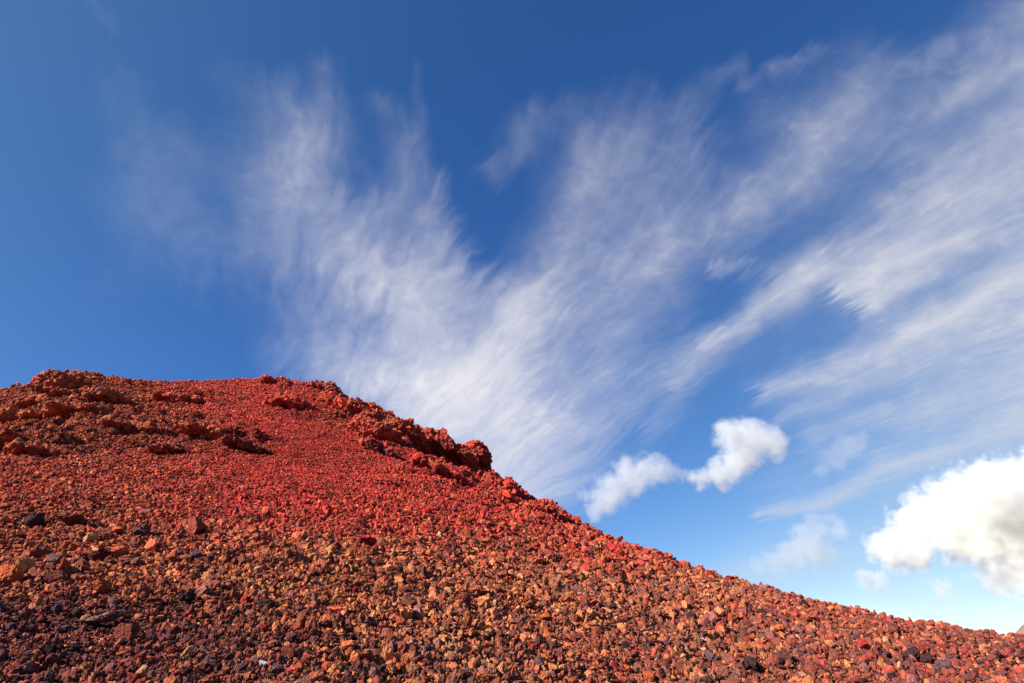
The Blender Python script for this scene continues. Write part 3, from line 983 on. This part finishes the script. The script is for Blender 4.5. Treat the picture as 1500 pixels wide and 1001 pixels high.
# ---------------------------------------------------------------- single stones that stand out of the rubble
CN = ['crimson', 'deep red', 'rust orange', 'tan orange', 'pale tan', 'brown', 'black', 'grey purple', 'brick red']
HEROES = [  # px, py, size (px), colour, flatness, label, short name for its neighbours' labels
    (32, 839, 27, 4, .5, 'long pale tan stone lying beside a rounded orange stone at the left edge', 'the long pale tan stone'),
    (11, 850, 29, 2, .9, 'rounded orange stone cut by the left edge of the slope', 'the rounded orange stone'),
    (100, 809, 25, 2, .8, 'blocky orange stone with a shaded flat side among big left stones', 'the blocky orange stone'),
    (130, 793, 20, 4, .5, 'pointed pale wedge of stone tilting up at the left', 'the pointed pale wedge'),
    (172, 815, 24, 2, .8, 'bright red orange lump right of the blocky orange stone', 'the bright red orange lump'),
    (146, 817, 26, 5, .5, 'long brown stone leaning on the bright red orange lump', 'the long leaning brown stone'),
    (77, 825, 24, 7, .7, 'grey purple block with a pale top among orange stones at left', 'the pale topped grey block'),
    (60, 819, 24, 5, .8, 'upright brown block behind the long pale tan stone', 'the upright brown block'),
    (149, 865, 26, 2, .8, 'crumbly bright orange lump alone in darker rubble at left', 'the crumbly orange lump'),
    (80, 848, 24, 5, .6, 'ridged brown stone right of the long pale tan stone', 'the ridged brown stone'),
    (113, 900, 15, 6, .8, 'shiny black stone in the dark lower left rubble', 'the shiny black stone'),
    (377, 836, 11, 4, .8, 'small pale yellow stone, the palest in the left half', 'the small pale yellow stone'),
    (428, 862, 15, 3, .9, 'bright tan orange stone right of the flat black slab', 'the bright tan orange stone'),
    (386, 863, 12, 3, .8, 'oval tan stone above the flat black slab', 'the oval tan stone'),
    (393, 891, 25, 6, .45, 'flat black slab lying in the left centre rubble', 'the flat black slab'),
    (273, 880, 22, 6, .8, 'pointed black stone standing up left of the flat black slab', 'the pointed black stone'),
    (143, 917, 46, 7, .30, 'long low grey purple slab in the dark lower left corner', 'the long low purple slab'),
    (48, 768, 22, 6, .8, 'black lump standing in for the shade of a hollow near the left edge', 'the black shade lump at left'),  # added black lump, its colour stands for the hollow's shade
    (105, 768, 34, 5, .4, 'long flat brown rock right of the black shade lump at left', 'the long flat brown rock'),
    (287, 777, 26, 8, .8, 'brick red lump alone among smaller stones left of centre', 'the lone brick red lump'),
    (207, 782, 20, 7, .8, 'knobbly grey purple stone left of the lone brick red lump', 'the knobbly purple stone'),
    (323, 931, 19, 5, .7, 'pinkish brown stone under the flat black slab', 'the pinkish brown stone'),
    (184, 934, 28, 5, .8, 'big brown purple stone right of the long low purple slab', 'the big brown purple stone'),
    (273, 962, 17, 4, .8, 'pale stone with a dark side near the lower left edge', 'the pale dark sided stone'),
    (210, 988, 20, 4, .6, 'pale tan stone at the bottom edge on the left', 'the pale bottom edge stone'),
    (385, 975, 14, 9, .6, 'bluish white stone near the bottom edge', 'the bluish white stone'),
    (401, 984, 17, 7, .8, 'grey purple stone touching the bluish white stone', 'the touching purple stone'),
    (352, 981, 17, 7, .7, 'dull purple stone left of the bluish white stone', 'the dull purple stone'),
    (487, 987, 22, 3, .8, 'tan orange lump at the bottom edge left of centre', 'the bottom tan lump'),
    (537, 797, 28, 1, .8, 'deep red boulder with a black side in the middle of the slope', 'the deep red boulder'),
    (593, 903, 25, 3, .9, 'tan pyramid shaped stone in the lower centre', 'the tan pyramid stone'),
    (680, 888, 30, 5, .8, 'rugged brown stone at the left end of the dark hollow', 'the rugged brown stone'),
    (708, 887, 27, 3, .7, 'orange topped stone overhanging the dark hollow in the lower centre', 'the orange topped stone'),
    (627, 753, 20, 0, .8, 'crimson lump over a small dark gap on the red slope', 'the crimson lump'),
    (633, 931, 22, 3, .8, 'squarish tan stone below the tan pyramid stone', 'the squarish tan stone'),
    (650, 924, 12, 4, .9, 'small round pale stone beside the squarish tan stone', 'the small round pale stone'),
    (810, 981, 15, 3, .9, 'pitted tan stone at the bottom just right of centre', 'the pitted tan stone'),
    (780, 950, 11, 0, .9, 'small round red stone in tan rubble below the dark hollow', 'the small round red stone'),
    (630, 813, 13, 3, .9, 'tan stone above the tan rubble in the middle of the slope', 'the middle slope tan stone'),
    (723, 815, 13, 4, .7, 'pale yellow stone on the slope above the dark hollow', 'the pale yellow slope stone'),
    (700, 868, 22, 2, .8, 'rust orange wedge just above the orange topped stone', 'the rust orange wedge'),
    (790, 976, 19, 7, .8, 'grey purple lump left of the pitted tan stone', 'the grey purple lump'),
    (902, 810, 28, 0, .7, 'wide crimson lump below the ridge right of centre', 'the wide crimson lump'),
    (843, 804, 15, 0, .8, 'small crimson block left of the wide crimson lump', 'the small crimson block'),
    (970, 873, 25, 3, .6, 'heaped tan stone on the slope right of centre', 'the heaped tan stone'),
    (840, 888, 9, 4, .5, 'pale sliver standing in the red brown patch right of centre', 'the pale sliver'),
    (660, 966, 18, 4, .9, 'pale upright stone at the bottom centre', 'the pale upright stone'),
    (623, 957, 25, 7, .8, 'knobbly grey purple stone left of the pale upright stone', 'the knobbly grey stone'),
    (1042, 935, 22, 3, .8, 'double lumped bright tan stone with a white twig at its foot', 'the double lumped tan stone'),
    (1043, 967, 17, 7, .9, 'round purple stone below the double lumped tan stone', 'the round purple stone'),
    (1102, 977, 25, 6, .8, 'black boulder in shade at the bottom right of centre', 'the shaded black boulder'),
    (1333, 967, 27, 6, .7, 'wide black boulder at the lower right', 'the wide black boulder'),
    (1360, 974, 18, 6, .9, 'upright black stone touching the wide black boulder', 'the upright black stone'),
    (1397, 952, 10, 6, .8, 'small black stone right of the wide black boulder', 'the small black stone'),
    (1313, 927, 20, 5, .8, 'brown knob rising from the rubble below the right ridge', 'the brown knob'),
    (1123, 938, 18, 3, .8, 'tan orange stone over a dark gap right of the double lumped stone', 'the tan stone over a gap'),
    (1140, 926, 20, 2, .8, 'red orange stone above a dark gap at the right', 'the red orange stone'),
    (1193, 985, 26, 5, .8, 'large brown stone at the bottom edge on the right', 'the large brown stone'),
    (1236, 884, 9, 6, .9, 'tiny black spike on the right skyline, sharpest of the row', 'the tiny skyline spike'),
    (1330, 908, 12, 0, .7, 'bright red stone on the right skyline', 'the red skyline stone'),
    (1352, 915, 14, 8, .5, 'flat brick red stone just under the right skyline', 'the flat brick red stone'),
    (1402, 918, 10, 0, .8, 'small crimson stone on the skyline farther right', 'the far crimson stone'),
    (1067, 846, 14, 1, .8, 'deep red stone breaking the skyline halfway along the right ridge', 'the deep red skyline stone'),
    (1040, 836, 12, 1, .8, 'small deep red stone on the skyline left of a larger one', 'the small skyline stone'),
    (1383, 983, 21, 7, .8, 'grey purple stone at the bottom right corner area', 'the corner purple stone'),
    (1010, 905, 16, 6, .8, 'black stone left of the double lumped tan stone', 'the black stone by the lump'),
    (1180, 890, 16, 6, .8, 'black stone midway down the right hand slope', 'the midway black stone'),
    (945, 905, 15, 6, .8, 'black stone right of the red brown patch', 'the black stone by the patch'),
    (1265, 948, 14, 0, .7, 'red stone among brown rubble at the lower right', 'the lower right red stone'),
    (1460, 965, 18, 5, .7, 'brown stone near the right edge of the slope', 'the right edge brown stone'),
    (250, 820, 18, 2, .8, 'rust orange stone left of centre, above the pointed black stone', 'the upper rust stone'),
    (470, 800, 18, 3, .8, 'tan orange stone left of the deep red boulder', 'the tan stone by the boulder'),
    (455, 935, 20, 5, .8, 'brown stone between the flat black slab and squarish tan stone', 'the between brown stone'),
]


def place_stone(px, py, size, rgb, me, g, sink=0.24):
    x, y, r = solve_surface(px, py + size * 0.12)
    D = size * r / FPX
    o = bpy.data.objects.new('scoria_stone', me)
    COL.objects.link(o)
    z = float(height(x, y))
    o.location = (x, y, z + D * sink)
    o.scale = (D / 2,) * 3
    o.rotation_euler = (g.normal(0, .35), g.normal(0, .35), g.uniform(0, 6.28))
    o.color = (*rgb, 1)
    return o, (x, y, D * 0.42)


def stone_mesh(sub, seed, flat):
    g = np.random.default_rng(seed)
    p, f = rock_shape(sub, seed, cuts=10, lump=0.45, rough=0.24, flat=(1.0, g.uniform(.6, .95), flat * g.uniform(.75, .95)))
    me = mesh_from('scoria_stone', p, 3, f)
    me.materials.append(M_ROCK)
    me.polygons.foreach_set('use_smooth', np.zeros(len(me.polygons), bool))
    return me


def build_stones():
    g = np.random.default_rng(77)
    taken, avoid, labels = [], [], set()
    for k, (px, py, size, ci, flat, label, short) in enumerate(HEROES):
        rgb = np.array((0.55, 0.52, 0.50)) if ci == 9 else (PAL[ci] + (np.array((.022, .008, .005)) if ci in (6, 7) else 0)) * math.exp(g.normal(0, .1))
        me = stone_mesh(4 if size > 13 else 3, 3000 + k, flat)
        o, av = place_stone(px, py, size, rgb, me, g)
        tag(o, label, 'stone', 'single stones in the cinder rubble')
        taken.append((px, py, size)); avoid.append(av); labels.add(label)
    shapes = [('slab', .45), ('block', .9), ('lump', .8), ('wedge', .6)]
    protos = [[stone_mesh(3, 5000 + 10 * i + j, fl) for j in range(6)] for i, (_, fl) in enumerate(shapes)]
    tries = 0
    while len(taken) < 300 and tries < 6000:
        tries += 1
        px, py = g.uniform(-5, 1505), g.uniform(735, 1004)
        sky = np.interp(px, RIDGE[:, 0], RIDGE[:, 1])
        if py < sky + 26 or (py < 800 and g.random() < .6):
            continue
        size = float(stone_px(px, py)) * g.uniform(1.25, 2.5)
        if size < 9 or any((px - a) ** 2 + (py - b) ** 2 < (0.75 * (c + size)) ** 2 for a, b, c in taken):
            continue
        d = [((px - h[0]) ** 2 + (2 * (py - h[1])) ** 2, h) for h in HEROES]
        d.sort(key=lambda q: q[0])
        pt = np.array([ray(px, py)]); pt = pt / np.hypot(pt[:, 0], pt[:, 1])[:, None]
        x, y, r = solve_surface(px, py)
        _, _, kk = pick_colours(np.array([[x, y, float(height(x, y))]]), g)
        ci = int(kk[0]); i = int(g.integers(0, 4))
        done = None
        szw = 'big' if size > 15 else ('middling' if size > 11.5 else 'small')
        for _, h in d[:4]:
            dx, dy = px - h[0], py - h[1]
            rel = ('right of' if dx > 0 else 'left of') if abs(dx) > 1.4 * abs(dy) else ('below' if dy > 0 else 'above')
            if min(abs(dx), abs(dy)) > 0.45 * max(abs(dx), abs(dy)):
                rel = ('below' if dy > 0 else 'above') + ' and ' + ('right of' if dx > 0 else 'left of')
            lab = f"{szw} {CN[ci]} {shapes[i][0]} {rel} {h[6]}"
            if lab not in labels and len(lab.split()) <= 16:
                done = lab
                break
        if not done:
            continue
        rgb = (PAL[ci] * np.exp(g.normal(0, .12, 3))).clip(0, .8)
        o, av = place_stone(px, py, size, rgb, protos[i][int(g.integers(0, 6))], g)
        tag(o, done, 'stone', 'single stones in the cinder rubble')
        labels.add(done); taken.append((px, py, size)); avoid.append(av)
    print('stones', len(taken))
    return avoid


AVOID = build_stones()


def build_twig():
    pts = [(1024, 940.5), (1029, 940.0), (1033, 942.5), (1038, 942.0), (1043, 944.0)]
    P = []
    for k, (a, b) in enumerate(pts):
        x, y, r = solve_surface(a, b + 2)
        P.append(Vector((x, y, float(height(x, y)) + 0.05 + 0.008 * (k % 2))))
    r0 = P[0].length
    bm = bmesh.new()
    rings = []
    for k, p in enumerate(P):
        t = (P[min(k + 1, len(P) - 1)] - P[max(k - 1, 0)]).normalized()
        s = t.cross(Vector((0, 0, 1))).normalized(); u = s.cross(t)
        w = (0.011, 0.013, 0.011, 0.009, 0.005)[k]
        rings.append([bm.verts.new(p + (s * math.cos(a) + u * math.sin(a)) * w) for a in np.linspace(0, 2 * math.pi, 8)[:-1]])
    for a, b in zip(rings, rings[1:]):
        for i in range(7):
            bm.faces.new((a[i], a[(i + 1) % 7], b[(i + 1) % 7], b[i]))
    bm.faces.new(rings[0]); bm.faces.new(rings[-1])
    bmesh.ops.recalc_face_normals(bm, faces=bm.faces)
    me = bpy.data.meshes.new('dry_twig'); bm.to_mesh(me); bm.free()
    m, t, out = new_mat('bleached_wood')
    b = node(t, 'ShaderNodeBsdfPrincipled')
    n = node(t, 'ShaderNodeTexNoise'); n.inputs['Scale'].default_value = 90
    cr = node(t, 'ShaderNodeMapRange', in_1=.3, in_2=.7, in_3=.5, in_4=.75)
    t.links.new(n.outputs['Fac'], cr.inputs[0]); t.links.new(cr.outputs[0], b.inputs['Base Color'])
    b.inputs['Roughness'].default_value = 0.8
    t.links.new(b.outputs[0], out.inputs['Surface'])
    tag(link('dry_twig', me, m, smooth=True), 'small bleached white twig lying at the foot of the double lumped tan stone', 'twig')


build_twig()


def build_far_mountain():
    """A far mountain whose left foot shows at the right edge."""
    n, mrow = 160, 40
    u = ray(1485, 944); a0 = math.atan2(u[0], u[1])
    dist = 2600.0
    A = a0 + np.linspace(-0.01, 0.9, n)
    Rr = dist + np.linspace(-900, 900, mrow)
    AA, RR = np.meshgrid(A, Rr, indexing='ij')
    prof = np.interp(AA - a0, [-0.01, 0.0, .02, .06, .2, .35, .5, .9], [-40, 44, 88, 150, 240, 300, 260, 60])
    w = np.clip(1 - np.abs(RR - dist) / 900, 0, 1)
    X, Y = RR * np.sin(AA), RR * np.cos(AA)
    Z = -40 + (prof + 40) * w ** 0.8 + 14 * fbm(np.stack([X / 90, Y / 90, 0 * X], -1), 4, 61) * w
    v = np.stack([X, Y, Z], -1).reshape(-1, 3)
    i = np.arange(n - 1)[:, None]; j = np.arange(mrow - 1)[None]
    q = np.stack([i * mrow + j, (i + 1) * mrow + j, (i + 1) * mrow + j + 1, i * mrow + j + 1], -1).reshape(-1, 4)
    me = mesh_from('mountain', v, 4, q)
    m, t, out = new_mat('far_rock')
    b = node(t, 'ShaderNodeBsdfPrincipled'); b.inputs['Roughness'].default_value = 0.95
    nz = node(t, 'ShaderNodeTexNoise'); nz.inputs['Scale'].default_value = 0.02; nz.inputs['Detail'].default_value = 8
    cr = node(t, 'ShaderNodeValToRGB')
    cr.color_ramp.elements[0].color = (.20, .10, .095, 1); cr.color_ramp.elements[1].color = (.32, .17, .13, 1)
    tc = node(t, 'ShaderNodeTexCoord')
    t.links.new(tc.outputs['Object'], nz.inputs['Vector']); t.links.new(nz.outputs['Fac'], cr.inputs[0]); t.links.new(cr.outputs[0], b.inputs['Base Color'])
    t.links.new(b.outputs[0], out.inputs['Surface'])
    tag(link('mountain', me, m, smooth=True), 'purple brown foot of a far mountain at the right edge', 'mountain', kind='structure')


build_far_mountain()

build_gravel(AVOID)
